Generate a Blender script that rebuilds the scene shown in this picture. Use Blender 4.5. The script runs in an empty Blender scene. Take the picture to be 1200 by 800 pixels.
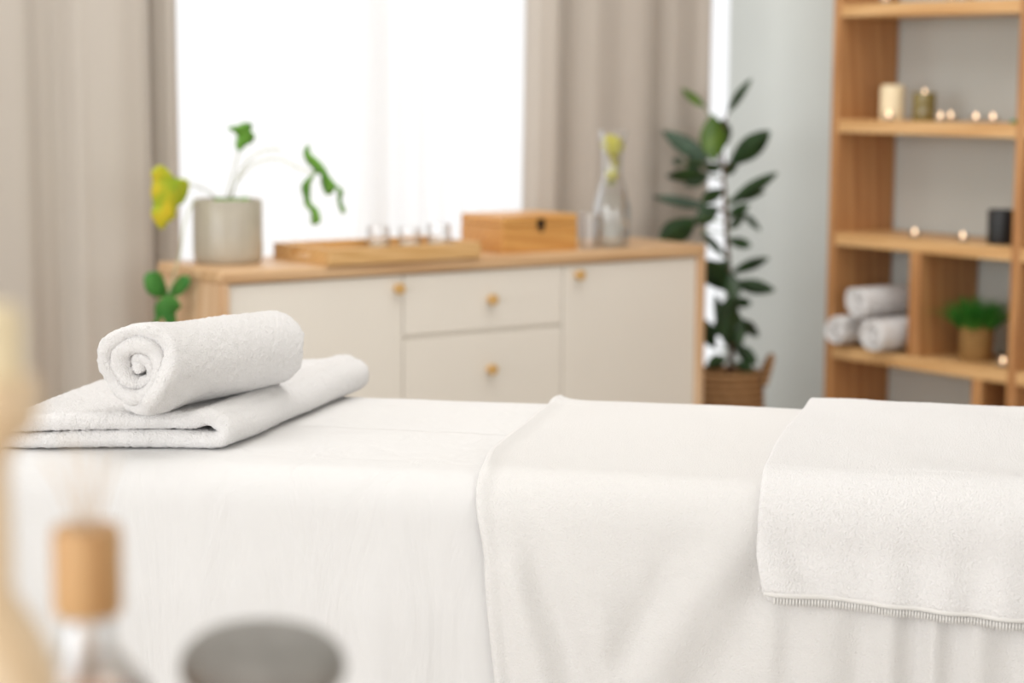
import bpy, bmesh, math, random
from mathutils import Vector, Matrix, noise
from mathutils.geometry import tessellate_polygon
random.seed(7)
S = bpy.context.scene
COL = S.collection
PI = math.pi

# ------------------------------------------------------------------ materials
def lin(h):
    h = h.lstrip('#')
    v = [int(h[i:i+2], 16)/255 for i in (0, 2, 4)]
    return tuple(c/12.92 if c <= .04045 else ((c+.055)/1.055)**2.4 for c in v) + (1,)

class NT:
    def __init__(s, name):
        s.m = bpy.data.materials.new(name); s.m.use_nodes = True
        s.t = s.m.node_tree; s.b = s.t.nodes['Principled BSDF']; s.o = s.t.nodes['Material Output']
    def n(s, typ, **kw):
        x = s.t.nodes.new(typ)
        for k, v in kw.items():
            if k in x.inputs: x.inputs[k].default_value = v
            else: setattr(x, k, v)
        return x
    def l(s, a, b): s.t.links.new(a, b)
    def coord(s, scale=(1, 1, 1), rot=(0, 0, 0)):
        c = s.n('ShaderNodeTexCoord'); m = s.n('ShaderNodeMapping')
        m.inputs['Scale'].default_value = scale; m.inputs['Rotation'].default_value = rot
        s.l(c.outputs['Object'], m.inputs['Vector']); return m.outputs['Vector']
    def ramp(s, fac, stops):
        r = s.n('ShaderNodeValToRGB'); e = r.color_ramp.elements
        while len(e) < len(stops): e.new(.5)
        for k, (p, c) in zip(e, stops): k.position = p; k.color = c
        s.l(fac, r.inputs['Fac']); return r.outputs['Color']
    def noise(s, vec, scale, detail=3, rough=.5, dist=0):
        n = s.n('ShaderNodeTexNoise', Scale=scale, Detail=detail, Roughness=rough, Distortion=dist)
        s.l(vec, n.inputs['Vector']); return n
    def bump(s, h, strength, dist=.002, prev=None):
        b = s.n('ShaderNodeBump', Strength=strength, Distance=dist); s.l(h, b.inputs['Height'])
        if prev is not None: s.l(prev, b.inputs['Normal'])
        return b.outputs['Normal']

def plain(name, hexc, rough=.6, metal=0, spec=.5, var=.06, vscale=30, bump=.0, bscale=200):
    k = NT(name); c = lin(hexc); v = k.coord()
    n = k.noise(v, vscale)
    d = tuple(x*(1-var) for x in c[:3])+(1,); e = tuple(min(1, x*(1+var)) for x in c[:3])+(1,)
    k.l(k.ramp(n.outputs['Fac'], [(.3, d), (.7, e)]), k.b.inputs['Base Color'])
    k.b.inputs['Roughness'].default_value = rough; k.b.inputs['Metallic'].default_value = metal
    k.b.inputs['Specular IOR Level'].default_value = spec
    if bump:
        k.l(k.bump(k.noise(v, bscale).outputs['Fac'], bump), k.b.inputs['Normal'])
    return k.m

def wood(name, c1, c2, axis='x', rough=.5, scale=1.0, knots=False):
    k = NT(name)
    sc = {'x': (1.2, 14, 14), 'y': (14, 1.2, 14), 'z': (14, 14, 1.2)}[axis]
    v = k.coord(tuple(q*scale for q in sc))
    n = k.noise(v, 2.2, 6, .6, .8)
    w = k.n('ShaderNodeTexWave', wave_type='BANDS', bands_direction='DIAGONAL'); w.inputs['Scale'].default_value = 1.1
    w.inputs['Distortion'].default_value = 6; w.inputs['Detail'].default_value = 3
    k.l(v, w.inputs['Vector'])
    mx = k.n('ShaderNodeMath', operation='MULTIPLY_ADD'); mx.inputs[1].default_value = .45
    k.l(w.outputs['Fac'], mx.inputs[0])
    half = k.n('ShaderNodeMath', operation='MULTIPLY'); half.inputs[1].default_value = .55
    k.l(n.outputs['Fac'], half.inputs[0]); k.l(half.outputs[0], mx.inputs[2])
    k.l(k.ramp(mx.outputs[0], [(.2, lin(c2)), (.75, lin(c1))]), k.b.inputs['Base Color'])
    k.b.inputs['Roughness'].default_value = rough
    k.l(k.bump(mx.outputs[0], .08, .001), k.b.inputs['Normal'])
    return k.m

def cloth(name, hexc, bscale, bstr, bdist=.002, wr=0, transl=0, sheen=.3):
    k = NT(name); v = k.coord()
    k.b.inputs['Base Color'].default_value = lin(hexc); k.b.inputs['Roughness'].default_value = .95
    k.b.inputs['Specular IOR Level'].default_value = .1
    k.b.inputs['Sheen Weight'].default_value = sheen; k.b.inputs['Sheen Roughness'].default_value = .6
    a = k.noise(v, bscale, 2, .6)
    nn = k.bump(a.outputs['Fac'], bstr, bdist)
    if wr:
        nn = k.bump(k.noise(k.coord((5, 5, 1.4)), 2.3, 4, .55, 1.2).outputs['Fac'], wr, .02, nn)
    k.l(nn, k.b.inputs['Normal'])
    if transl:
        t = k.n('ShaderNodeBsdfTranslucent'); t.inputs['Color'].default_value = lin(hexc)
        mix = k.n('ShaderNodeMixShader'); mix.inputs[0].default_value = transl
        k.l(k.b.outputs[0], mix.inputs[1]); k.l(t.outputs[0], mix.inputs[2]); k.l(mix.outputs[0], k.o.inputs['Surface'])
    return k.m

def sheer_mat():
    k = NT('sheer_voile'); k.t.nodes.remove(k.b)
    d = k.n('ShaderNodeBsdfDiffuse'); d.inputs['Color'].default_value = (.9, .9, .9, 1)
    t = k.n('ShaderNodeBsdfTranslucent'); t.inputs['Color'].default_value = (.93, .93, .93, 1)
    tr = k.n('ShaderNodeBsdfTransparent')
    a = k.n('ShaderNodeMixShader'); a.inputs[0].default_value = .65
    k.l(d.outputs[0], a.inputs[1]); k.l(t.outputs[0], a.inputs[2])
    b = k.n('ShaderNodeMixShader')
    w = k.noise(k.coord((900, 900, 900)), 1, 1)
    r = k.ramp(w.outputs['Fac'], [(.3, (.2, .2, .2, 1)), (.7, (.4, .4, .4, 1))])
    k.l(r, b.inputs[0]); k.l(a.outputs[0], b.inputs[1]); k.l(tr.outputs[0], b.inputs[2])
    k.l(b.outputs[0], k.o.inputs['Surface']); return k.m

def glass_mat(name, tint=(1, 1, 1), base=.04):
    k = NT(name); k.t.nodes.remove(k.b)
    tr = k.n('ShaderNodeBsdfTransparent'); tr.inputs['Color'].default_value = tint+(1,)
    g = k.n('ShaderNodeBsdfGlossy'); g.inputs['Roughness'].default_value = .03
    lw = k.n('ShaderNodeLayerWeight'); lw.inputs['Blend'].default_value = .38
    n = k.noise(k.coord(), 40)
    m = k.n('ShaderNodeMath', operation='MULTIPLY_ADD'); m.inputs[1].default_value = .85; m.inputs[2].default_value = base
    k.l(lw.outputs['Facing'], m.inputs[0])
    k.l(k.bump(n.outputs['Fac'], .02), g.inputs['Normal'])
    mx = k.n('ShaderNodeMixShader'); k.l(m.outputs[0], mx.inputs[0]); k.l(tr.outputs[0], mx.inputs[1]); k.l(g.outputs[0], mx.inputs[2])
    k.l(mx.outputs[0], k.o.inputs['Surface']); return k.m

def emit(name, col, st):
    k = NT(name); k.t.nodes.remove(k.b)
    e = k.n('ShaderNodeEmission', Strength=st); e.inputs['Color'].default_value = col+(1,)
    k.l(e.outputs[0], k.o.inputs['Surface']); return k.m

def stripes(name, c1, c2, period, rough=.8, axis='z', bstr=.6):
    k = NT(name)
    w = k.n('ShaderNodeTexWave', wave_type='BANDS', bands_direction=axis.upper()); w.inputs['Scale'].default_value = .314/period
    w.inputs['Distortion'].default_value = 1.2; w.inputs['Detail'].default_value = 2
    k.l(k.coord(), w.inputs['Vector'])
    n = k.noise(k.coord(), 60)
    mx = k.n('ShaderNodeMath', operation='MULTIPLY'); k.l(w.outputs['Fac'], mx.inputs[0]); k.l(n.outputs['Fac'], mx.inputs[1])
    k.l(k.ramp(mx.outputs[0], [(.0, lin(c2)), (.55, lin(c1))]), k.b.inputs['Base Color'])
    k.b.inputs['Roughness'].default_value = rough
    k.l(k.bump(w.outputs['Fac'], bstr, .004), k.b.inputs['Normal']); return k.m

def leaf_mat(name, c1, c2, rough=.4, tr=.25, scale=25):
    k = NT(name)
    n = k.noise(k.coord(), scale, 3)
    c = k.ramp(n.outputs['Fac'], [(.35, lin(c1)), (.65, lin(c2))])
    k.l(c, k.b.inputs['Base Color']); k.b.inputs['Roughness'].default_value = rough
    t = k.n('ShaderNodeBsdfTranslucent'); k.l(c, t.inputs['Color'])
    m = k.n('ShaderNodeMixShader'); m.inputs[0].default_value = tr
    k.l(k.b.outputs[0], m.inputs[1]); k.l(t.outputs[0], m.inputs[2]); k.l(m.outputs[0], k.o.inputs['Surface']); return k.m

M = dict(
    wall=plain('white_wall_paint', 'dedbd5', .9, bump=.1),
    grey=plain('grey_wall_paint', 'c7cac5', .9, var=.02, vscale=3, bump=.1),
    ceil=plain('ceiling_paint', 'f0efec', .9),
    floor=wood('floor_oak', 'c3bbb0', 'aba196', 'x', .45),
    frame=plain('white_lacquer_frame', 'e6e6e3', .4),
    sheet=cloth('bed_sheet_cotton', 'dddbd9', 900, .15, .001, .25),
    blanket=cloth('blanket_fleece', 'e1dedb', 480, .8, .002),
    terry=cloth('towel_terry', 'eae7e5', 450, .9, .003, 0, 0, .5),
    terry_hem=cloth('towel_hem', 'e4e1dd', 500, .3, .001),
    drape=cloth('drape_linen', 'cbc2b7', 700, .2, .001, 0, .18),
    sheer=sheer_mat(),
    cab=plain('cream_lacquer', 'ebe4d9', .55, var=.015, vscale=3),
    oak=wood('sideboard_oak', 'd9b48a', 'c39a70', 'x', .4),
    oakv=wood('sideboard_oak_side', 'dcbb97', 'cba27a', 'z', .5),
    shelf=wood('shelf_pine', 'ddb27c', 'cb9a62', 'y', .45),
    shelfv=wood('shelf_pine_shaded', 'c08d5a', 'a87243', 'z', .45),  # same pine, darkened: shade on the uprights' inner faces put into the colour
    brass=plain('brass', 'd9ae6c', .35, .25),
    bamboo=wood('bamboo_tray', 'dcb27a', 'cb9d60', 'x', .4, 2),
    boxw=wood('box_wood', 'd6a05a', 'c68a46', 'x', .4, 1.5),
    black=plain('black_ceramic', '1c1d1e', .5),
    clasp=plain('dark_metal_clasp', '2c2622', .4, .8),
    glass=glass_mat('clear_glass'),
    water=glass_mat('water_surface', (.97, .99, .98), .02),
    lemon=leaf_mat('lemon_flesh', 'dfd84a', 'ebe76c', .4, .4, 60),
    lime=leaf_mat('lemon_leaf', '9cb23a', 'b9c65a', .4, .3),
    pot=plain('glazed_stoneware', 'b3ab9b', .25, var=.12, vscale=9),
    soil=plain('potting_soil', '3b3324', .95, var=.3, vscale=150, bump=.8),
    ivy=leaf_mat('ivy_leaf', '74b044', '94c85c', .5, .5),
    ivyd=leaf_mat('ivy_leaf_dark', '529a46', '6cae54', .6, .45),
    ivyy=leaf_mat('ivy_leaf_yellowing', 'cfe45a', 'fbee5a', .5, .6, 22),
    stem=plain('pale_stem', 'b9bd9a', .6),
    rub=leaf_mat('rubber_leaf', '1d3318', '2c4a22', .35, .08),
    rubg=leaf_mat('rubber_leaf_greyish', '3c5240', '4c6550', .4, .1),
    rubn=leaf_mat('rubber_leaf_young', '4b6d23', '6c8a32', .4, .3),
    bark=plain('rubber_stem', '5f432d', .8, bump=.4),
    basket=stripes('seagrass_weave', 'b98d5e', '7c5733', .018),
    cream=plain('cream_wax', 'efdcb6', .5, var=.03),
    olive=plain('amber_jar_glass', '7a6a35', .2, spec=.7),
    rattan=stripes('rattan_pot_weave', 'b68d55', '86612f', .008),
    grass=leaf_mat('grass_blade', '2f7a26', '479a35', .5, .25, 40),
    wick=plain('wick', '2a2521', .9),
    wax=plain('white_wax', 'f2ede4', .4),
    flame=emit('candle_flame', (1, .68, .42), 4.0),
    cork=wood('diffuser_wood_cap', 'cba271', 'b48552', 'z', .6, 1.5),
    reed=plain('reed_stick', 'd3bda4', .8),
    amber=glass_mat('amber_oil', (.98, .72, .5), .03),
    stone=plain('basalt_stone', '8c8984', .7, var=.12, vscale=60, bump=.15),
    stick=wood('candlestick_wood', 'e8cfae', 'ddbf98', 'z', .5),
    table=wood('side_table_wood', 'c59a6a', 'a87d50', 'x', .5),
    vinyl=plain('massage_table_vinyl', 'e6e0d6', .5, var=.02),
    green=plain('green_crystal', '3f9a54', .2, spec=.8),
)

# ------------------------------------------------------------------ geometry helpers
def link(name, me, mat, parent=None, smooth=True, loc=None):
    o = bpy.data.objects.new(name, me); COL.objects.link(o)
    if mat: me.materials.append(mat)
    if smooth:
        me.polygons.foreach_set('use_smooth', [True]*len(me.polygons))
    if parent: o.parent = parent
    if loc: o.location = loc
    return o
def mesh(name, vs, fs, mat, parent=None, smooth=True, loc=None):
    me = bpy.data.meshes.new(name); me.from_pydata([tuple(v) for v in vs], [], fs); me.update()
    bm = bmesh.new(); bm.from_mesh(me); bmesh.ops.recalc_face_normals(bm, faces=bm.faces[:]); bm.to_mesh(me); bm.free()
    return link(name, me, mat, parent, smooth, loc)
def bevel(o, w, seg=2):
    m = o.modifiers.new('bevel', 'BEVEL'); m.width = w; m.segments = seg; m.limit_method = 'ANGLE'; m.angle_limit = .7
    return o
def boxes(name, bs, mat, parent=None, loc=None, bev=0):
    vs, fs = [], []
    for (x0, x1, y0, y1, z0, z1) in bs:
        b = len(vs)
        vs += [(x, y, z) for z in (z0, z1) for (x, y) in ((x0, y0), (x1, y0), (x1, y1), (x0, y1))]
        fs += [[b+i for i in f] for f in ((3, 2, 1, 0), (4, 5, 6, 7), (0, 1, 5, 4), (1, 2, 6, 5), (2, 3, 7, 6), (3, 0, 4, 7))]
    o = mesh(name, vs, fs, mat, parent, False, loc)
    if bev: bevel(o, bev)
    return o
def lathe(name, prof, mat, parent=None, loc=None, seg=40, smooth=True, fn=None, closed=False):
    """prof: (radius, z) list; radius 0 ends become caps."""
    vs, fs, rings = [], [], []
    for r, z in prof:
        if r < 1e-6: rings.append([len(vs)]); vs.append((0, 0, z))
        else:
            rings.append(list(range(len(vs), len(vs)+seg)))
            vs += [(r*math.cos(2*PI*i/seg), r*math.sin(2*PI*i/seg), z) for i in range(seg)]
    pairs = list(zip(rings, rings[1:])) + ([(rings[-1], rings[0])] if closed else [])
    for a, b in pairs:
        for i in range(seg):
            j = (i+1) % seg
            if len(a) == 1 and len(b) == 1: continue
            if len(a) == 1: fs.append([a[0], b[j], b[i]])
            elif len(b) == 1: fs.append([a[i], a[j], b[0]])
            else: fs.append([a[i], a[j], b[j], b[i]])
    if fn: vs = [fn(v) for v in vs]
    o = mesh(name, vs, fs, mat, parent, smooth, loc)
    if smooth:
        m = o.modifiers.new('split', 'EDGE_SPLIT'); m.split_angle = .9
    return o
def tube(name, pts, rad, mat, parent=None, loc=None, seg=8, sub=6):
    """smooth tube through pts (Catmull-Rom); rad a number or list"""
    P = [Vector(p) for p in pts]; R = rad if isinstance(rad, (list, tuple)) else [rad]*len(P)
    Q, RR = [], []
    for i in range(len(P)-1):
        p0, p1, p2, p3 = P[max(i-1, 0)], P[i], P[i+1], P[min(i+2, len(P)-1)]
        for k in range(sub):
            t = k/sub
            Q.append(.5*((2*p1)+(p2-p0)*t+(2*p0-5*p1+4*p2-p3)*t*t+(3*p1-p0-3*p2+p3)*t**3)); RR.append(R[i]*(1-t)+R[i+1]*t)
    Q.append(P[-1]); RR.append(R[-1])
    vs, fs = [], []
    u = Vector((.3, .5, .8)).normalized()
    for i, q in enumerate(Q):
        d = (Q[min(i+1, len(Q)-1)]-Q[max(i-1, 0)]).normalized()
        a = (u-d*u.dot(d)).normalized(); u = a; b = d.cross(a)
        vs += [q+(a*math.cos(2*PI*j/seg)+b*math.sin(2*PI*j/seg))*RR[i] for j in range(seg)]
    for i in range(len(Q)-1):
        for j in range(seg):
            fs.append([i*seg+j, i*seg+(j+1) % seg, (i+1)*seg+(j+1) % seg, (i+1)*seg+j])
    fs.append(list(range(seg))[::-1]); fs.append([(len(Q)-1)*seg+j for j in range(seg)])
    return mesh(name, vs, fs, mat, parent, True, loc)
def tag(o, label, cat, group=None, kind=None):
    o['label'] = label; o['category'] = cat
    if group: o['group'] = group
    if kind: o['kind'] = kind
    return o
def thing(name, label, cat, loc, rz=0, group=None):
    o = bpy.data.objects.new(name, None); COL.objects.link(o); o.empty_display_size = .05
    o.location = loc; o.rotation_euler = (0, 0, rz)
    return tag(o, label, cat, group)
def struct(o): o['kind'] = 'structure'; return o
def dup(root, loc, label, group=None):
    r = root.copy(); COL.objects.link(r); r.location = loc; r['label'] = label
    if group: r['group'] = group
    for ch in list(root.children):
        c = ch.copy(); COL.objects.link(c); c.parent = r
        for g in list(ch.children):
            d = g.copy(); COL.objects.link(d); d.parent = c
    return r
def nz(x, y=0, z=0, s=1): return noise.noise(Vector((x*s+3.1, y*s+7.7, z*s+1.3)))
def resample(path, step):
    P = [Vector(p) for p in path]; out = [P[0]]; acc = 0
    for a, b in zip(P, P[1:]):
        L = (b-a).length
        if L < 1e-9: continue
        while acc+L >= step:
            t = (step-acc)/L; a = a+(b-a)*t; out.append(a); L = (b-a).length; acc = 0
        acc += L
    if (out[-1]-P[-1]).length > step*.3: out.append(P[-1])
    return out
def ribbon(name, path, th, w0, w1, mat, parent, step, place, thfn=None, endfn=None, capround=True):
    """thick cloth: centreline path (2-D) swept from w0 to w1; all borders rounded. place(p, q, w) -> 3-D point"""
    P = resample(path, step); n = len(P); h0 = th/2
    nw = max(4, int((w1-w0)/step)); na = 5
    s = [0]
    for a, b in zip(P, P[1:]): s.append(s[-1]+(b-a).length)
    vs, fs = [], []
    loop = None
    for i, p in enumerate(P):
        d = (P[min(i+1, n-1)]-P[max(i-1, 0)]).normalized(); nn = Vector((-d.y, d.x))
        h = h0*(thfn(s[i]) if thfn else 1)
        e = min(s[i], s[-1]-s[i])
        if capround and e < h: h *= math.sqrt(max(.02, 1-(1-e/h)**2))
        a0, a1 = (endfn(s[i]) if endfn else (0, 0))
        y0, y1 = w0+a0+h, w1+a1-h
        row = [(y0+(y1-y0)*k/nw, h) for k in range(nw+1)]
        row += [(y1+h*math.sin(PI*k/na), h*math.cos(PI*k/na)) for k in range(1, na)]
        row += [(y1-(y1-y0)*k/nw, -h) for k in range(nw+1)]
        row += [(y0-h*math.sin(PI*k/na), -h*math.cos(PI*k/na)) for k in range(1, na)]
        loop = len(row)
        for w, off in row:
            q = p+nn*off; vs.append(place(q.x, q.y, w))
    for i in range(n-1):
        for j in range(loop):
            k = (j+1) % loop
            fs.append([i*loop+j, i*loop+k, (i+1)*loop+k, (i+1)*loop+j])
    m = 2*nw+2*na
    for i in (0, n-1):
        for k in range(nw):
            a, b = k, k+1; c, d = (nw+na+nw-k-1), (nw+na+nw-k)
            fs.append([i*loop+a, i*loop+b, i*loop+c, i*loop+d])
        fs.append([i*loop+nw+k for k in range(na+1)]); fs.append([i*loop+0]+[i*loop+(loop-k) for k in range(1, na)]+[i*loop+2*nw+na])
    return mesh(name, vs, fs, mat, parent, True)
TEX = {}
def fuzz(o, strength, size, depth=1):
    if size not in TEX:
        t = bpy.data.textures.new('terry_noise_%d' % len(TEX), 'CLOUDS'); t.noise_scale = size; t.noise_depth = depth; TEX[size] = t
    m = o.modifiers.new('pile', 'DISPLACE'); m.texture = TEX[size]; m.strength = strength; m.mid_level = .5; m.texture_coords = 'LOCAL'
    return o
def sstep(a, b, x):
    t = min(1, max(0, (x-a)/(b-a))); return t*t*(3-2*t)

# leaf positions of the two large plants (world metres)
LEAVES= [((3.752, 3.994, 1.087), (3.878, 4.039, 1.175), 0.0177), ((3.74, 4.069, 1.101), (3.729, 4.149, 1.149), 0.0177), ((3.68, 3.967, 0.967), (3.708, 4.002, 1.082), 0.0465), ((3.781, 4.035, 0.997), (3.768, 4.03, 1.07), 0.0332), ((3.748, 3.976, 0.955), (3.764, 3.851, 1.042), 0.0398), ((3.703, 4.012, 0.966), (3.667, 4.153, 1.037), 0.0332), ((3.725, 4.062, 0.979), (3.73, 4.112, 0.921), 0.031), ((3.701, 4.008, 0.926), (3.548, 3.999, 0.927), 0.0243), ((3.721, 4.03, 0.92), (3.683, 4.08, 0.897), 0.0199), ((3.684, 4.089, 0.956), (3.71, 4.159, 0.962), 0.0177), ((3.736, 3.969, 0.85), (3.787, 3.843, 0.937), 0.0243), ((3.78, 4.001, 0.864), (3.886, 3.986, 0.88), 0.0199), ((3.733, 4.034, 0.84), (3.662, 4.18, 0.863), 0.0199), ((3.667, 4.017, 0.814), (3.524, 3.991, 0.766), 0.0465), ((3.716, 3.983, 0.843), (3.664, 4.017, 0.801), 0.0332), ((3.735, 3.96, 0.788), (3.813, 3.983, 0.824), 0.0177), ((3.809, 3.985, 0.824), (3.868, 3.984, 0.777), 0.0133), ((3.636, 3.96, 0.787), (3.695, 3.929, 0.717), 0.0155), ((3.731, 3.946, 0.674), (3.754, 3.833, 0.721), 0.0199), ((3.71, 3.92, 0.653), (3.747, 3.801, 0.641), 0.0265), ((3.701, 3.936, 0.632), (3.624, 3.932, 0.713), 0.0442), ((3.672, 3.882, 0.627), (3.675, 3.897, 0.496), 0.0442), ((3.741, 3.918, 0.554), (3.831, 3.943, 0.502), 0.0221), ((3.67, 3.936, 0.483), (3.61, 3.919, 0.564), 0.0288), ((3.702, 3.9, 0.491), (3.711, 3.824, 0.453), 0.0265), ((3.736, 3.948, 0.473), (3.727, 4.002, 0.614), 0.0265), ((3.665, 3.886, 0.462), (3.609, 3.901, 0.447), 0.0265), ((3.687, 3.88, 0.45), (3.688, 3.815, 0.442), 0.0199), ((3.733, 3.978, 0.889), (3.641, 3.968, 0.861), 0.0243), ((3.732, 3.968, 0.823), (3.745, 3.9, 0.853), 0.0199), ((3.714, 3.947, 0.763), (3.706, 3.85, 0.753), 0.0199), ((3.707, 3.931, 0.709), (3.652, 3.942, 0.674), 0.0288), ((3.724, 3.94, 0.604), (3.731, 3.87, 0.601), 0.0199), ((3.704, 3.911, 0.563), (3.642, 3.913, 0.523), 0.031), ((3.732, 3.984, 0.926), (3.802, 4.001, 0.966), 0.0221), ((3.73, 3.988, 0.942), (3.729, 4.067, 0.952), 0.0221), ((3.699, 3.906, 0.591), (3.692, 3.87, 0.489), 0.0332), ((3.698, 3.921, 0.682), (3.686, 3.881, 0.611), 0.031)]
STEM= [(3.733, 3.997, 1.014), (3.733, 3.985, 0.937), (3.729, 3.971, 0.828), (3.727, 3.956, 0.718), (3.725, 3.941, 0.619), (3.72, 3.926, 0.498), (3.714, 3.918, 0.419)]
LA= [(2.2037, 3.8676, 1.0621), (2.2308, 3.8754, 1.0653), (2.2458, 3.8799, 1.0705), (2.2703, 3.8863, 1.0684), (2.2645, 3.8837, 1.0559), (2.2759, 3.8856, 1.0431), (2.2652, 3.8817, 1.0307), (2.2502, 3.8774, 1.0274), (2.2321, 3.8715, 1.0152), (2.2231, 3.8699, 1.0261), (2.2293, 3.8731, 1.0439), (2.2202, 3.8716, 1.0548)]
LY= [(2.0107, 3.8144, 0.9874), (2.0304, 3.8225, 0.9815), (2.0469, 3.8319, 0.9686), (2.0652, 3.8406, 0.9591), (2.0942, 3.8506, 0.9545), (2.0986, 3.8591, 0.9328), (2.091, 3.864, 0.9116), (2.0739, 3.8619, 0.9034), (2.0738, 3.8696, 0.88), (2.0567, 3.8675, 0.8718), (2.0454, 3.8689, 0.858), (2.0296, 3.8609, 0.8679), (2.0114, 3.8479, 0.8903), (2.0149, 3.843, 0.9079), (2.003, 3.8307, 0.9332), (2.0027, 3.8221, 0.9579), (1.9946, 3.8134, 0.9757)]
LR1= [(2.3406, 3.774, 1.0275), (2.3485, 3.8005, 1.0086), (2.3551, 3.7977, 0.9905), (2.3585, 3.7828, 0.9802), (2.3624, 3.7789, 0.9695), (2.3619, 3.7545, 0.9687), (2.3705, 3.7649, 0.9464), (2.3785, 3.7608, 0.9248), (2.375, 3.7318, 0.9317), (2.3707, 3.715, 0.9415), (2.3729, 3.7052, 0.9348), (2.3818, 3.7192, 0.9123), (2.3906, 3.7199, 0.8887), (2.3893, 3.7078, 0.8912), (2.3814, 3.712, 0.9127), (2.3728, 3.6919, 0.9336), (2.3698, 3.7102, 0.9435), (2.3634, 3.73, 0.9625), (2.357, 3.7365, 0.9802), (2.3513, 3.7575, 0.9974), (2.3475, 3.7785, 1.0093)]
LR2= [(2.3139, 3.7079, 0.9698), (2.3242, 3.7583, 0.9532), (2.3302, 3.7817, 0.9377), (2.333, 3.7762, 0.9163), (2.3355, 3.777, 0.9017), (2.3339, 3.7508, 0.8888), (2.3389, 3.7556, 0.8632), (2.3321, 3.7177, 0.871), (2.3289, 3.7225, 0.8941), (2.3313, 3.7531, 0.9067), (2.3271, 3.7496, 0.9285), (2.3215, 3.7371, 0.9506)]
LT1= [(2.0376, 3.8319, 0.7234), (2.024, 3.8311, 0.7647), (2.0059, 3.826, 0.773), (1.9824, 3.8183, 0.7713), (1.9744, 3.8144, 0.7563), (1.9799, 3.8145, 0.7351), (1.9977, 3.8193, 0.7232), (2.0162, 3.8249, 0.7199)]
LT2= [(2.0433, 3.8426, 0.7221), (2.0487, 3.8226, 0.75), (2.0526, 3.804, 0.7637), (2.0563, 3.7783, 0.7638), (2.0557, 3.7739, 0.7484), (2.0511, 3.7947, 0.7294), (2.0475, 3.8138, 0.7209)]
LT3= [(2.0144, 3.7883, 0.7285), (2.0037, 3.8013, 0.7192), (1.9975, 3.8159, 0.7008), (2.0031, 3.8233, 0.6787), (2.0006, 3.834, 0.6619), (2.0111, 3.8241, 0.6657), (2.0142, 3.8149, 0.6788), (2.0226, 3.8163, 0.664), (2.0337, 3.8156, 0.6492), (2.0406, 3.8025, 0.6642), (2.0343, 3.7937, 0.6901), (2.0405, 3.7831, 0.7012), (2.03, 3.7813, 0.7195)]
STEMS= [[(2.2272, 3.9262, 0.9044), (2.2285, 3.906, 0.9436), (2.2317, 3.8855, 0.9895), (2.2349, 3.8761, 1.0258)], [(2.233, 3.9218, 0.9045), (2.2354, 3.889, 0.9496), (2.2565, 3.8534, 0.9867), (2.2908, 3.8163, 0.9982), (2.3172, 3.7807, 0.9811), (2.3449, 3.7576, 0.9689)], [(2.2185, 3.9329, 0.9044), (2.1598, 3.8935, 0.9332), (2.0952, 3.8563, 0.9472), (2.0605, 3.8434, 0.9381)], [(2.1725, 3.9171, 0.9029), (2.1214, 3.8685, 0.9105), (2.0723, 3.8233, 0.8686), (2.0545, 3.8138, 0.8032), (2.0262, 3.8106, 0.7259)], [(2.2359, 3.9196, 0.9045), (2.2477, 3.8956, 0.9708), (2.2786, 3.8658, 1.0111), (2.3098, 3.8302, 1.0172)]]
SKY, P1, P2, P3, P4, EXPO = 1.08, 9, 160, 76, 44, 0.0

# ------------------------------------------------------------------ the room
XR, YB, XL, YF, ZC = 4.1, 4.365, -3.2, -4.6, 2.7
struct(boxes('floor', [(XL-.1, XR+.1, YF-.1, YB+.3, -.1, 0)], M['floor']))
struct(boxes('ceiling', [(XL-.1, XR+.1, YF-.1, YB+.3, ZC, ZC+.1)], M['ceil']))
def wall_x(name, x0, x1, mat, hole=None):      # wall normal to X, hole = (y0,y1,z0,z1)
    if hole:
        a, b, c, d = hole
        bs = [(x0, x1, YF, a, 0, ZC), (x0, x1, b, YB, 0, ZC), (x0, x1, a, b, 0, c), (x0, x1, a, b, d, ZC)]
    else: bs = [(x0, x1, YF, YB, 0, ZC)]
    return struct(boxes(name, bs, mat))
def wall_y(name, y0, y1, mat, hole):
    a, b, c, d = hole
    bs = [(XL-.1, a, y0, y1, 0, ZC)]
    if b < XR+.1: bs.append((b, XR+.1, y0, y1, 0, ZC))
    if c > 0: bs.append((a, b, y0, y1, 0, c))
    bs.append((a, b, y0, y1, d, ZC))
    return struct(boxes(name, bs, mat))
wall_x('wall_right', XR, XR+.1, M['grey'])
wall_x('wall_left', XL-.1, XL, M['wall'], (-2.6, 3.8, .3, 2.5))
wall_y('wall_back', YB, YB+.2, M['wall'], (1.2, 4.2, .06, 2.42))
wall_y('wall_front', YF-.1, YF, M['wall'], (-2.2, 3.4, .3, 2.5))
def win_frame(name, axis, u0, u1, z0, z1, c0, c1, mull, t=.05):
    bs = [(u0, u1, z0, z0+t), (u0, u1, z1-t, z1), (u0, u0+t, z0+t, z1-t), (u1-t, u1, z0+t, z1-t)]
    bs += [(m-t/2, m+t/2, z0+t, z1-t) for m in mull]
    if axis == 'y': return struct(boxes(name, [(a, b, c0, c1, c, d) for a, b, c, d in bs], M['frame']))
    return struct(boxes(name, [(c0, c1, a, b, c, d) for a, b, c, d in bs], M['frame']))
win_frame('window_1', 'y', 1.2, 4.3, .06, 2.42, YB+.08, YB+.14, (2.05, 2.97))
win_frame('window_2', 'x', -2.6, 3.8, .3, 2.5, XL-.07, XL-.03, (-.5, 1.6))
win_frame('fill_window', 'y', -2.2, 3.4, .3, 2.5, YF-.07, YF-.03, (-.3, 1.5))  # unseen opening behind the camera, added to let the front fill in
struct(boxes('baseboard_right', [(XR-.012, XR, YF, YB, 0, .08)], M['frame']))

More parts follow.
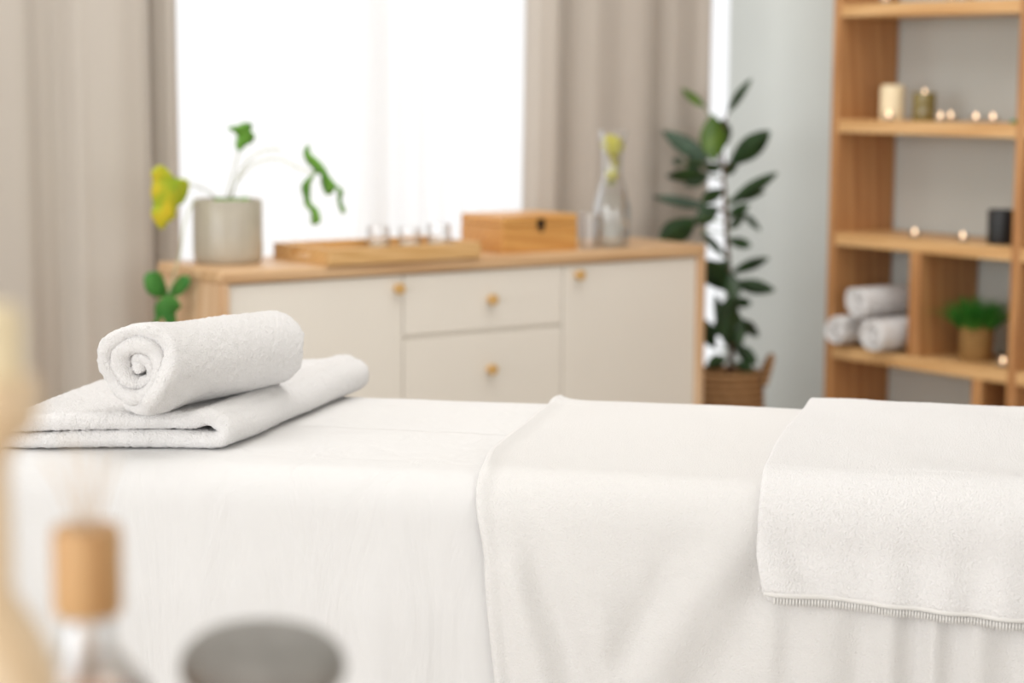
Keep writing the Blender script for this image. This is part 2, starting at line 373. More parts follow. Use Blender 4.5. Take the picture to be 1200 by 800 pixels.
# ------------------------------------------------------------------ curtains
def cloth_wall(name, fn, u0, u1, z0, z1, du, dz, mat, thick=.0):
    nu = int((u1-u0)/du); nzv = max(2, int((z1-z0)/dz)); vs, fs = [], []
    for j in range(nzv+1):
        z = z0+(z1-z0)*j/nzv
        for i in range(nu+1):
            vs.append(fn(u0+(u1-u0)*i/nu, z))
    for j in range(nzv):
        for i in range(nu):
            a = j*(nu+1)+i; fs.append([a, a+1, a+nu+2, a+nu+1])
    o = mesh(name, vs, fs, mat)
    if thick:
        m = o.modifiers.new('thick', 'SOLIDIFY'); m.thickness = thick; m.offset = 0
    return o
def interp(tab, x):
    for (a, b), (c, d) in zip(tab, tab[1:]):
        if x <= c:
            t = (x-a)/(c-a); t = t*t*(3-2*t); return b+(d-b)*t
    return tab[-1][1]
# depth profile of the left drape (X along the wall -> Y), folds as the photo shows them
LT = [(1.05, 4.13), (1.2, 4.20), (1.32, 4.12), (1.46, 4.19), (1.60, 4.12), (1.74, 4.17), (1.80, 4.13), (1.86, 4.125), (1.92, 4.16), (1.955, 4.17),
      (2.0, 4.13), (2.08, 4.11), (2.13, 4.115), (2.165, 4.14), (2.178, 4.22), (2.19, 4.24), (2.205, 4.19), (2.23, 4.165), (2.252, 4.18)]
RT = [(3.245, 4.20), (3.265, 4.155), (3.30, 4.14), (3.335, 4.155), (3.36, 4.20), (3.385, 4.19), (3.45, 4.16), (3.52, 4.165), (3.60, 4.15), (3.63, 4.155),
      (3.655, 4.195), (3.68, 4.20), (3.73, 4.175), (3.80, 4.18), (3.838, 4.16)]
def left_fn(x, z): return (x+.004*math.sin(z*3), interp(LT, x)+.006*nz(x*3, z*.7), z)
def right_fn(x, z):
    lean = .02*(z-1.35)*max(0, (3.45-x)/.2) if x < 3.45 else 0
    return (x+lean*.5, interp(RT, x)+.005*nz(x*3, z*.7, 4), z)
tag(cloth_wall('curtain', left_fn, 1.05, 2.252, .02, 2.5, .006, .12, M['drape'], .003), 'beige linen drape hanging behind the ivy pot at the left end of the sideboard', 'curtain', 'beige linen drapes')
tag(cloth_wall('curtain', right_fn, 3.245, 3.838, .02, 2.5, .006, .12, M['drape'], .003), 'beige linen drape hanging behind the glass carafe, next to the rubber plant', 'curtain', 'beige linen drapes')
def sheer_fn(amp, y0, ph):
    def f(x, z): return (x, y0+amp*math.sin(x*95+ph+2.5*nz(x*5, 0, ph))+.5*amp*nz(x*30, z*.6, ph), z)
    return f
tag(cloth_wall('sheer_curtain', sheer_fn(.006, 4.312, 0), 1.25, 2.90, .03, 2.5, .006, .3, M['sheer']), 'white sheer curtain panel over the window, behind the ivy leaves', 'sheer curtain', 'white sheer curtains')
tag(cloth_wall('sheer_curtain', sheer_fn(.006, 4.338, 2), 2.85, 3.94, .03, 2.5, .006, .3, M['sheer']), 'white sheer curtain panel over the window, behind the wooden clasp box', 'sheer curtain', 'white sheer curtains')
rod = tag(tube('curtain_rod', [(1.0, 4.17, 2.53), (2.5, 4.17, 2.53), (4.04, 4.17, 2.53)], .012, M['clasp']), 'dark curtain rod above the drapes', 'curtain rod')

# ------------------------------------------------------------------ sideboard
sb = thing('sideboard', 'low oak sideboard with cream doors and drawers under the window', 'sideboard', (2.745, 3.7, 0))
X0, X1 = -.665, .66
boxes('top', [(X0, X1, -.012, .26, .752, .78)], M['oak'], sb, bev=.006)
boxes('side_panel', [(X0, X0+.022, -.012, .26, .06, .752)], M['oakv'], sb, bev=.004)
boxes('side_panel', [(X1-.022, X1, -.012, .26, .06, .752)], M['oakv'], sb, bev=.004)
boxes('bottom_panel', [(X0+.022, X1-.022, .0, .26, .06, .085)], M['oak'], sb)
boxes('back_panel', [(X0+.022, X1-.022, .245, .258, .085, .752)], M['oak'], sb)
boxes('rail', [(-.2115, .2265, .006, .02, .600, .626)], M['cab'], sb)
boxes('rail', [(-.2115, .2265, .006, .02, .386, .412)], M['cab'], sb)
boxes('divider', [(-.222, -.204, .022, .24, .085, .752)], M['oakv'], sb)
boxes('divider', [(.219, .237, .022, .24, .085, .752)], M['oakv'], sb)
for x in (X0+.06, X1-.06):
    for y in (.03, .22):
        lathe('leg', [(0, 0), (.014, 0), (.02, .06), (0, .06)], M['oakv'], sb, (x, y, 0), 16)
def knob(par, x, z):
    return lathe('knob', [(0, 0), (.007, 0), (.007, .008), (.011, .012), (.0125, .018), (.011, .022), (0, .024)], M['brass'], par, (x, 0, z), 20, fn=lambda v: (v[0], -v[2], v[1]))
d = boxes('door', [(X0+.024, -.2145, -.002, .018, .09, .749)], M['cab'], sb, bev=.002); knob(d, -.232, .722)
d = boxes('drawer', [(-.2115, .2265, -.002, .0055, .617, .749)], M['cab'], sb, bev=.002); knob(d, .018, .684)
d = boxes('drawer', [(-.2115, .2265, -.002, .0055, .405, .608)], M['cab'], sb, bev=.002); knob(d, .018, .528)
d = boxes('drawer', [(-.2115, .2265, -.002, .0055, .09, .396)], M['cab'], sb, bev=.002); knob(d, .018, .27)
d = boxes('door', [(.2295, X1-.024, -.002, .018, .09, .749)], M['cab'], sb, bev=.002); knob(d, .267, .726)

# ------------------------------------------------------------------ ivy in a stoneware pot
PC = Vector((2.200, 3.868, .78))
iv = thing('potted_ivy', 'grey stoneware pot with sparse trailing ivy on the left end of the sideboard', 'potted plant', PC)
R = .073
lathe('pot', [(0, 0), (R*.9, 0), (R*.97, .006), (R, .02), (R, .128), (R-.003, .134), (R-.007, .132), (R-.009, .12), (R-.009, .11), (0, .11)], M['pot'], iv, seg=56)
lathe('soil', [(R-.009, .112), (R-.02, .122), (R*.4, .126), (0, .124)], M['soil'], iv, seg=40, fn=lambda v: (v[0], v[1], v[2]+.004*nz(v[0]*60, v[1]*60)))
def outline_leaf(name, pts, mat, parent, origin, curl=.010, grow=.0018):
    """a real leaf blade: outline filled, domed, with thickness"""
    P = [Vector(p) for p in pts]; n = len(P); Q = []
    for i in range(n):                                   # round the outline
        p0, p1, p2, p3 = P[i-1], P[i], P[(i+1) % n], P[(i+2) % n]
        for t in (0, .33, .66):
            Q.append(.5*((2*p1)+(p2-p0)*t+(2*p0-5*p1+4*p2-p3)*t*t+(3*p1-p0-3*p2+p3)*t**3))
    cen = sum(Q, Vector())/len(Q); nq = len(Q); vw = Vector((.6, .79, -.12)); Q0 = Q[:]
    area2 = sum((Q0[i]-cen).cross(Q0[(i+1) % nq]-cen).dot(vw) for i in range(nq))
    for i in range(nq):
        d = (Q0[(i+1) % nq]-Q0[i-1]).normalized(); Q[i] = Q0[i]+d.cross(vw).normalized()*(grow if area2 > 0 else -grow)
    bm = bmesh.new(); vv = [bm.verts.new(q-origin) for q in Q]
    hx, hz = Vector((.795, -.607, 0)), Vector((.075, .098, .992))
    for tri in tessellate_polygon([[Vector((q.dot(hx), q.dot(hz), 0)) for q in Q]]):
        try: bm.faces.new([vv[i] for i in tri])
        except ValueError: pass
    bmesh.ops.subdivide_edges(bm, edges=[e for e in bm.edges if not e.is_boundary], cuts=1)
    bmesh.ops.triangulate(bm, faces=bm.faces[:])
    bm.verts.ensure_lookup_table()
    c = sum((v.co for v in bm.verts), Vector())/len(bm.verts)
    vd = Vector((.6, .79, -.12))
    for v in bm.verts:
        if not v.is_boundary: v.co -= vd*curl*(.6+nz(v.co.x*40, v.co.z*40))
        else: v.co += vd*curl*.3*nz(v.co.x*60, v.co.z*60)
    bmesh.ops.recalc_face_normals(bm, faces=bm.faces[:])
    me = bpy.data.meshes.new(name); bm.to_mesh(me); bm.free()
    o = link(name, me, mat, parent)
    m = o.modifiers.new('thick', 'SOLIDIFY'); m.thickness = .0012
    return o
for s in STEMS:
    tube('stem', [Vector(p)-PC for p in s], .0016, M['stem'], iv, seg=6)
for pts, mt in ((LA, 'ivy'), (LY, 'ivyy'), (LR1, 'ivy'), (LR2, 'ivy'), (LT1, 'ivyd'), (LT2, 'ivyd'), (LT3, 'ivyd')):
    outline_leaf('leaf', pts, M[mt], iv, PC, *((.005, .0002) if mt == 'ivyd' else (.006, .0022)))
for k in range(7):
    a = -2.6+k*.35; r = .035+.015*random.random()
    b = Vector((r*math.cos(a), r*math.sin(a), .124))
    outline_leaf('leaf', [PC+b+Vector(q) for q in ((0, 0, -.003), (.008, -.004, .003), (.006, -.002, .009), (-.001, 0, .012), (-.008, .003, .008), (-.008, .003, .002))], M['ivy'], iv, PC, .002)

# ------------------------------------------------------------------ tray, jars, clasp box
tr = thing('serving_tray', 'shallow bamboo serving tray with cut-out handles on the sideboard', 'tray', (2.528, 3.79, .78))
tx, ty = .197, .112
boxes('base', [(-tx+.01, tx-.01, -ty+.01, ty-.01, .003, .011)], M['bamboo'], tr)
boxes('rim_board', [(-tx, tx, -ty, -ty+.012, 0, .034)], M['bamboo'], tr, bev=.002)
boxes('rim_board', [(-tx, tx, ty-.012, ty, 0, .034)], M['bamboo'], tr, bev=.002)
for sx in (-1, 1):
    a, b = sorted((sx*tx, sx*(tx-.012)))
    boxes('handle_board', [(a, b, -ty+.012, -.035, 0, .034), (a, b, .035, ty-.012, 0, .034), (a, b, -.035, .035, 0, .012), (a, b, -.035, .035, .027, .034)], M['bamboo'], tr)
def tumbler(label, loc, r, h, group):
    t = thing('glass_jar', label, 'glass', loc, group=group)
    w = .0022
    lathe('bowl', [(0, 0), (r*.8, 0), (r*.92, h*.12), (r, h*.5), (r*.94, h), (r*.94-w, h), (r-w, h*.5), (r*.92-w, h*.14), (r*.75, .006), (0, .006)], M['glass'], t, seg=32)
    lathe('wax', [(0, .0065), (r*.74, .0065), (r*.9-w-.001, h*.16), (r-w-.001, h*.38), (0, h*.38)], M['wax'], t, seg=28)
    return t
G = 'small glass candle jars on the bamboo tray'
tumbler('first glass candle jar from the tray\'s left, beside the tray\'s middle', (2.565, 3.845, .791), .027, .053, G)
tumbler('small glass candle jar on the tray between its two neighbours', (2.628, 3.815, .791), .026, .050, G)
tumbler('glass candle jar on the tray nearest the wooden clasp box', (2.686, 3.785, .791), .028, .058, G)
bx = thing('wooden_box', 'honey-coloured wooden box with a dark clasp on the sideboard', 'box', (2.930, 3.808, .78))
bw, bd = .108, .080
boxes('body', [(-bw, bw, -bd, bd, 0, .060)], M['boxw'], bx, bev=.002)
boxes('lid', [(-bw, bw, -bd, bd, .0608, .083)], M['boxw'], bx, bev=.003)
cl = boxes('clasp', [(-.011, .009, -bd-.0035, -bd, .054, .075)], M['clasp'], bx, bev=.001)
lathe('clasp_ring', [(.0045, -.0012), (.0065, 0), (.0045, .0012), (.003, 0)], M['clasp'], cl, (-.001, -bd-.005, .052), 16, closed=True, fn=lambda v: (v[0], -v[2], v[1]))

# ------------------------------------------------------------------ drinking glass and carafe
tg = thing('drinking_glass', 'empty clear drinking glass between the clasp box and the carafe', 'glass', (3.078, 3.735, .78))
lathe('glass_wall', [(.018, .004), (.0205, .02), (.0235, .082), (.0222, .082), (.0192, .021), (.0172, .0075)], M['glass'], tg, seg=36)
lathe('glass_base', [(0, 0), (.017, 0), (.018, .004), (.0172, .007), (0, .007)], M['glass'], tg, seg=36)
ca = thing('carafe', 'tall clear glass water carafe with lemon in its flared neck', 'carafe', (3.165, 3.758, .78))
cp = [(.036, 0), (.041, .004), (.0425, .02), (.044, .07), (.0425, .095), (.034, .130), (.0255, .158), (.0225, .175), (.0225, .20), (.026, .235), (.034, .272)]
lathe('glass_wall', [(0, 0)]+cp+[(r-.0022, z) for r, z in cp[::-1][:-1]]+[(.034, .007), (0, .007)], M['glass'], ca, seg=48)
lathe('lemon_water', [(0, .0085), (.036, .0085), (.039, .02), (.0405, .07), (.039, .094), (.0305, .128), (0, .128)], M['water'], ca, seg=40)
def lemon_slice(loc, r, rot):
    o = lathe('lemon_slice', [(0, -.0025), (r, -.0025), (r*1.05, 0), (r, .0025), (0, .0025)], M['lemon'], ca, loc, 28)
    o.rotation_euler = rot; return o
lemon_slice((.001, 0, .218), .0195, (1.25, .2, .5)); lemon_slice((-.005, .004, .240), .021, (1.5, .3, -.5)); lemon_slice((.006, -.004, .236), .020, (1.6, -.2, -1.0))
lemon_slice((.006, -.003, .198), .0165, (1.45, -.3, .6))
lathe('lemon_half', [(0, -.015), (.009, -.012), (.0145, -.003), (.0155, .005), (.0145, .012), (0, .0135)], M['lemon'], ca, (-.002, -.002, .168), 28)
lathe('lemon_leaf', [(0, -.004), (.012, -.002), (.017, 0), (.012, .002), (0, .004)], M['lime'], ca, (-.003, .001, .147), 20)

# ------------------------------------------------------------------ rubber plant in a seagrass basket
RB = Vector((3.706, 3.935, 0))
rp = thing('rubber_plant', 'tall dark-leaved rubber plant in a woven seagrass basket beside the sideboard', 'potted plant', RB)
br = .098
lathe('basket', [(0, 0), (br*.92, 0), (br*1.06, .1), (br*1.08, .22), (br, .40), (br*1.02, .418), (br*.97, .424), (br*.92, .412), (br*.9, .36), (0, .36)], M['basket'], rp, seg=56,
      fn=lambda v: tuple(Vector(v)*1) if v[2] < .01 else (v[0]*(1+.02*math.sin(v[2]*350)), v[1]*(1+.02*math.sin(v[2]*350)), v[2]))
lathe('soil', [(br*.9, .372), (br*.5, .385), (0, .383)], M['soil'], rp, seg=32)
hd = Vector((.79, -.61, 0))
for sgn in (1, -1):
    w = Vector((hd.y, -hd.x, 0))
    q = hd*sgn
    tube('handle', [q*br*.98+w*.05+Vector((0, 0, .39)), q*(br*1.12)+w*.042+Vector((0, 0, .435)), q*(br*1.22)+Vector((0, 0, .462)), q*(br*1.12)-w*.042+Vector((0, 0, .435)), q*br*.98-w*.05+Vector((0, 0, .39))], .008, M['basket'], rp)
st = [Vector(p)-RB for p in STEM]
st = st[:-1]+[Vector((st[-2].x*.6, st[-2].y*.6, .38))]
tube('stem', st, [.003, .0045, .0055, .006, .0065, .0075, .009], M['bark'], rp)
def blade(b, t, w, mat, parent, droop=.12, tilt=.0):
    b, t = Vector(b), Vector(t); ax = t-b; L = ax.length; a = ax.normalized()
    view = Vector((.6, .79, -.1)); side = a.cross(view).normalized()
    nrm = side.cross(a).normalized(); side = (side*math.cos(tilt)+nrm*math.sin(tilt)).normalized(); nrm = side.cross(a)
    nseg, nwid = 12, 4; vs, fs = [], []
    for i in range(nseg+1):
        s = i/nseg; wd = w*.5*(max(0, math.sin(PI*min(1, s*.97+.015))))**.7*(1.05-.25*abs(s-.45))
        c = b+ax*s+nrm*L*droop*(s*s-s)*-1
        for j in range(-nwid, nwid+1):
            u = j/nwid; vs.append(c+side*wd*u+nrm*(abs(u)*wd*.35))
    k = 2*nwid+1
    for i in range(nseg):
        for j in range(k-1): fs.append([i*k+j, i*k+j+1, (i+1)*k+j+1, (i+1)*k+j])
    o = mesh('leaf', vs, fs, mat, parent)
    m = o.modifiers.new('thick', 'SOLIDIFY'); m.thickness = .0012
    return o
for i, (b, t, w) in enumerate(LEAVES):
    mt = 'rubn' if i in (1, 2) else 'rubg' if i in (5, 6, 12, 16, 9, 25) else 'rub'
    b = Vector(b)-RB; t = Vector(t)-RB
    blade(b, t, w*1.42, M[mt], rp, random.uniform(-.06, .1), random.uniform(-.3, .3))
    # petiole from the stem to the leaf base
    tt = min(range(len(st)-1), key=lambda q: abs((st[q].z+st[q+1].z)/2-(b.z-.01)))
    f = (b.z-.012-st[tt].z)/((st[tt+1].z-st[tt].z) or 1); f = min(1, max(0, f)); a = st[tt].lerp(st[tt+1], f)
    if (a-b).length > .006: tube('petiole', [a, a.lerp(b, .5)+Vector((0, 0, .003)), b], .0022, M['rubn'] if i % 2 else M['bark'], rp, seg=6, sub=3)

# ------------------------------------------------------------------ bookcase on the grey wall
XF, XB = 3.88, 4.095
bc = thing('bookcase', 'open pine bookcase with staggered compartments against the grey wall', 'bookcase', (XF, 3.75, 0))
dp = XB-XF
Y = lambda y: y-3.75
for a, b in ((3.725, 3.75), (3.133, 3.16), (2.543, 2.57)):
    boxes('upright', [(0, dp, Y(a), Y(b), 0, 1.95)], M['shelfv'], bc, bev=.002)
def shelf_board(y0, y1, z, t=.032): boxes('shelf', [(0, dp, Y(y0), Y(y1), z-t, z)], M['shelf'], bc, bev=.002)
for z in (1.95, 1.655, 1.362, 1.074, .788, .499, .28, .08):
    shelf_board(3.16, 3.725, z)
    shelf_board(2.57, 3.133, z)
for a, b, z0, z1 in ((3.437, 3.472, .499, .756), (3.235, 3.265, .28, .467), (2.84, 2.87, .788, 1.042), (2.84, 2.87, .08, .248)):
    boxes('divider', [(0, dp, Y(a), Y(b), z0, z1)], M['shelfv'], bc, bev=.002)

# candles on the shelves
def pillar(name, label, loc, r, h, mat, jar=False):
    c = thing(name, label, 'candle', loc)
    if jar:
        lathe('jar', [(0, 0), (r*.96, 0), (r, .004), (r, h-.002), (r-.002, h), (r-.003, h-.012), (0, h-.012)], M[mat], c, seg=36)
        lathe('wax', [(0, h-.0118), (r-.0035, h-.0118), (r-.0035, h-.010), (0, h-.010)], M['wax'], c, seg=30)
        z = h-.011
    else:
        lathe('wax_body', [(0, 0), (r, 0), (r, h-.012), (r-.003, h-.003), (r-.008, h), (r*.5, h-.005), (0, h-.006)], M[mat], c, seg=36)
        z = h-.007
    tube('wick', [(0, 0, z), (.0008, 0, z+.005), (0, .001, z+.010)], .0009, M['wick'], c, seg=6, sub=2)
    return c
def flame_on(c, z, s=1):
    return lathe('flame', [(0, 0), (.0026*s, .002*s), (.0036*s, .005*s), (.0026*s, .0095*s), (.0008*s, .0135*s), (0, .0145*s)], M['flame'], c, (0, 0, z), 14)
pillar('pillar_candle', 'cream pillar candle at the left end of the upper shelf', (3.955, 3.612, 1.074), .031, .088, 'cream')
oc = pillar('jar_candle', 'burning olive-amber jar candle right of the cream pillar candle', (3.96, 3.512, 1.074), .029, .070, 'olive', True)
flame_on(oc, .064)
pillar('jar_candle', 'black jar candle on the middle shelf beside the upright', (3.945, 3.246, .788), .032, .082, 'black', True)
def tealight(label, loc, group):
    c = thing('tealight', label, 'candle', loc, group=group)
    r = .013
    lathe('glass_cup', [(0, 0), (r*.8, 0), (r, .004), (r*1.08, .019), (r*1.0, .019), (r*.92, .005), (r*.7, .0025), (0, .0025)], M['glass'], c, seg=24)
    lathe('wax', [(0, .003), (r*.7, .003), (r*.9, .006), (r*.93, .0095), (0, .0095)], M['wax'], c, seg=24)
    flame_on(c, .0105)
    return c
T0 = tealight('lit glass tealight in front of the cream pillar candle', (3.905, 3.577, 1.074), 'tealights on the upper shelf')
for y, x, z, lab, g in (
    (3.411, 3.905, 1.074, 'lit glass tealight just right of the olive jar candle, nearer the shelf edge', 'tealights on the upper shelf'),
    (3.448, 3.985, 1.074, 'lit glass tealight just right of the olive jar candle, set back behind another', 'tealights on the upper shelf'),
    (3.305, 3.91, 1.074, 'lit glass tealight alone on the upper shelf, second from the green crystal', 'tealights on the upper shelf'),
    (3.258, 3.915, 1.074, 'lit glass tealight on the upper shelf closest to the green crystal', 'tealights on the upper shelf'),
    (3.485, 3.91, .788, 'lit glass tealight on the middle shelf farther from the black candle', 'tealights on the middle shelf'),
    (3.337, 3.915, .788, 'lit glass tealight on the middle shelf closer to the black candle', 'tealights on the middle shelf'),
    (3.205, 3.92, .499, 'lit glass tealight on the lower shelf right of the grass pot', 'tealights on the lower shelf'),
    (3.178, 3.96, .499, 'lit glass tealight on the lower shelf cut off by the picture edge', 'tealights on the lower shelf'),
    (3.60, 3.905, 1.362, 'lit glass tealight at the left end of the topmost visible shelf', 'tealights on the topmost visible shelf'),
    (3.40, 3.92, 1.362, 'lit glass tealight in the middle of the topmost visible shelf', 'tealights on the topmost visible shelf'),
    (3.345, 3.92, 1.362, 'lit glass tealight towards the right of the topmost visible shelf', 'tealights on the topmost visible shelf')):
    dup(T0, (x, y, z), lab, g)
gc = lathe('green_crystal', [(0, 0), (.010, .001), (.013, .004), (.008, .008), (0, .010)], M['green'], None, (3.93, 3.205, 1.074), 7, smooth=False)
tag(gc, 'tiny green crystal on the upper shelf beside the upright', 'crystal')

# grass pot
gp = thing('potted_grass', 'small rattan pot of bushy green grass on the lower shelf', 'potted plant', (3.965, 3.325, .499))
lathe('pot', [(0, 0), (.036, 0), (.041, .005), (.043, .084), (.041, .088), (.038, .08), (.037, .07), (0, .07)], M['rattan'], gp, seg=40)
gv, gf = [], []
for k in range(520):
    a = random.random()*2*PI; r = .036*math.sqrt(random.random()); L = random.uniform(.065, .105); out = (r/.036)*random.uniform(.5, 1.25)+.08
    p = Vector((r*math.cos(a), r*math.sin(a), .07)); d = Vector((math.cos(a), math.sin(a), 0)); sd = Vector((-d.y, d.x, 0)).lerp(Vector((random.uniform(-1, 1), random.uniform(-1, 1), 0)), .5).normalized()
    b = len(gv)
    for i in range(5):
        s = i/4; c = p+d*L*out*.88*s+Vector((0, 0, L*(s-.42*out*s*s))); w = .0024*(1-s*.85)
        gv += [c-sd*w, c+sd*w]
    gf += [[b+2*i, b+2*i+1, b+2*i+3, b+2*i+2] for i in range(4)]
f = mesh('foliage', gv, gf, M['grass'], gp); f['kind'] = 'stuff'

# rolled towels in the left compartment
def spiral(r0, pitch, turns, step=.004, phase=0, sq=1.0, lump=.0):
    out = []; th = 0
    while th < turns*2*PI:
        r = r0+pitch*th/(2*PI)
        r *= 1+lump*nz(math.cos(th)*1.3, math.sin(th)*1.3, th*.12)
        out.append((r*math.cos(th+phase)*1.0, r*math.sin(th+phase)*sq)); th += step/max(r, .004)
    return out
RC = [M['terry']]
def small_roll(label, loc, R, L, ph):
    t = thing('rolled_towel', label, 'towel', loc, group='rolled white towels in the bookcase')
    ribbon('towel_roll', spiral(.006, .0125, (R-.012)/.0125, .004, ph, 1, .06), .0108, -L/2, L/2, M['terry'], t, .004, lambda a, b, w: (w, a, b),
           endfn=lambda s: (.004*nz(s*40), .004*nz(s*40, 5)))
    return t
small_roll('rolled white towel at the lower left of the stack, beside the bookcase upright', (3.955, 3.676, .5425), .0415, .235, .4)
small_roll('rolled white towel at the lower right of the stack, beside the divider', (3.95, 3.541, .549), .0475, .24, 1.9)
small_roll('rolled white towel lying on top of the other two rolls', (3.962, 3.614, .622), .045, .225, 3.2)

# ------------------------------------------------------------------ massage table (its own axes: x along the bed, y across)
RZ = math.radians(-49)
ex = Vector((math.cos(RZ), math.sin(RZ), 0)); ey = Vector((-math.sin(RZ), math.cos(RZ), 0))
BO = ex*(-.19)+ey*2.575                       # bed centre on the floor
def bl(x, y): return x+.19, y-2.575           # bed axes -> bed-local
bt = thing('massage_table', 'padded massage table with wooden legs under the white sheet', 'massage table', BO, RZ)
bx0, bx1, by0, by1 = -1.143, .763, 2.287, 2.856
TOP = .72
def LB(x0, x1, y0, y1, z0, z1):
    a, c = bl(x0, y0); b, d = bl(x1, y1); return (a, b, c, d, z0, z1)
boxes('pad', [LB(bx0, bx1, by0, by1, .655, .7145)], M['vinyl'], bt, bev=.025)
boxes('frame', [LB(bx0+.02, bx1-.02, by0+.03, by0+.06, .56, .655), LB(bx0+.02, bx1-.02, by1-.06, by1-.03, .56, .655), LB(bx0+.02, bx0+.05, by0+.06, by1-.06, .56, .655), LB(bx1-.05, bx1-.02, by0+.06, by1-.06, .56, .655)], M['table'], bt)
for x in (bx0+.08, bx1-.13):
    for y in (by0+.065, by1-.115):
        boxes('leg', [LB(x, x+.05, y, y+.05, 0, .6)], M['table'], bt, bev=.004)

# sheet: one cloth over the top with a pleated skirt on every side
def rrect(x0, x1, y0, y1, r, n):
    pts = []; P = []
    for cx, cy, a0 in ((x1-r, y0+r, -PI/2), (x1-r, y1-r, 0), (x0+r, y1-r, PI/2), (x0+r, y0+r, PI)):
        for k in range(9):
            a = a0+PI/2*k/8; P.append(Vector((cx+r*math.cos(a), cy+r*math.sin(a))))
    P.append(P[0]); Ls = [0]
    for a, b in zip(P, P[1:]): Ls.append(Ls[-1]+(b-a).length)
    i = 0
    for k in range(n):
        s = Ls[-1]*k/n
        while Ls[i+1] < s: i += 1
        t = (s-Ls[i])/(Ls[i+1]-Ls[i]); p = P[i].lerp(P[i+1], t); d = (P[i+1]-P[i]).normalized()
        pts.append((p, Vector((d.y, -d.x)), s))
    return pts
sx0, sx1, sy0, sy1 = bl(-1.165, 0)[0], bl(.785, 0)[0], bl(0, 2.262)[1], bl(0, 2.882)[1]
def sheet_fold(x, y, d, s):
    """outward push of the skirt at drop d (bed-local x, y)"""
    g = min(1, max(0, (d-.03)/.25))
    f = .010*g*nz(s*9, d*1.2, 2)+.006*g*nz(s*24, d*1.5, 9)+.0025*min(1, d/.06)*nz(s*40-d*14, d*6, 4)
    f += .004*g*max(0, math.sin(s*38+2*nz(s*4)))**3
    return f*(1-.85*sstep(-.54, -.46, x-.19))
vs, fs = [], []
N = 900; rt_ = .055
arc = 7
skirt = [.0, .008, .016, .024, .034, .046, .06, .08, .10, .12, .145, .17, .2, .23, .26, .3, .34, .39, .44]
per = rrect(sx0, sx1, sy0, sy1, .05, N)
seq = []
for q in (.305, .27, .22, .17, .12, .09, .07): seq.append((q, 0, None))
for k in range(arc+1):
    a = PI/2*k/arc; seq.append((rt_*(1-math.sin(a)), rt_*(1-math.cos(a)), None))
for d_ in skirt[1:]: seq.append((0, rt_+d_, d_))
for (inset, drop, sk) in seq:
    for p, nrm, s in per:
        if sk is None:
            cx = min(max(p.x-nrm.x*inset, sx0+inset), sx1-inset); cy = min(max(p.y-nrm.y*inset, sy0+inset), sy1-inset)
            z = TOP-drop+.0016*nz(cx*6, cy*9, 3)+.0012*nz((cx-cy)*16, cy*7, 5)
            vs.append((cx, cy, z))
        else:
            f = sheet_fold(p.x, p.y, sk, s)+.012*min(1, sk/.1)
            vs.append((p.x+nrm.x*f, p.y+nrm.y*f, TOP-drop))
for i in range(len(seq)-1):
    for j in range(N):
        k = (j+1) % N; fs.append([i*N+j, i*N+k, (i+1)*N+k, (i+1)*N+j])
c0 = len(vs)
inn = [Vector(vs[j]) for j in range(N)]
xs = [v.x for v in inn]
mid = [(v.x, (sy0+sy1)/2, TOP+.0016*nz(v.x*6, 0, 3)+.0012*nz(v.x*16, 0, 5)) for v in inn]
vs += mid
for j in range(N):
    k = (j+1) % N; fs.append([c0+j, c0+k, k, j])
sh = mesh('bed_sheet', vs, fs, M['sheet'], None, True, BO); sh.rotation_euler = (0, 0, RZ)
bm = bmesh.new(); bm.from_mesh(sh.data); bmesh.ops.remove_doubles(bm, verts=bm.verts[:], dist=1e-5); bmesh.ops.recalc_face_normals(bm, faces=bm.faces[:]); bm.to_mesh(sh.data); bm.free()
m = sh.modifiers.new('thick', 'SOLIDIFY'); m.thickness = .0015; m.offset = -1
tag(sh, 'white cotton sheet covering the massage table down to its skirt', 'bed sheet')

# profile of a cloth lying over the bed: list of (y, z), from the back hang over the top to the front hang
def over_bed(off, back, front, r=.055):
    y0, y1 = sy0-off, sy1+off; zt = TOP+off; rr = r+off; P = []
    P.append((y1+.006, zt-rr-back)); P.append((y1+.004, zt-rr))
    for k in range(1, 9):
        a = PI/2*k/8; P.append((y1-rr+rr*math.cos(a), zt-rr+rr*math.sin(a)))
    for k in range(9):
        a = PI/2*k/8; P.append((y0+rr-rr*math.sin(a), zt-rr+rr*math.cos(a)))
    P.append((y0-.006, zt-rr-min(.1, front*.5))); P.append((y0-.010, zt-rr-front))
    return P
def ridge(x, z, pts, w):
    """smooth ridge along a polyline in (x, z); returns 0..1"""
    best = 9; p = Vector((x, z))
    for a, b in zip(pts, pts[1:]):
        a, b = Vector(a), Vector(b); t = min(1, max(0, (p-a).dot(b-a)/(b-a).length_squared)); best = min(best, (p-a-(b-a)*t).length)
    return math.exp(-(best/w)**2)
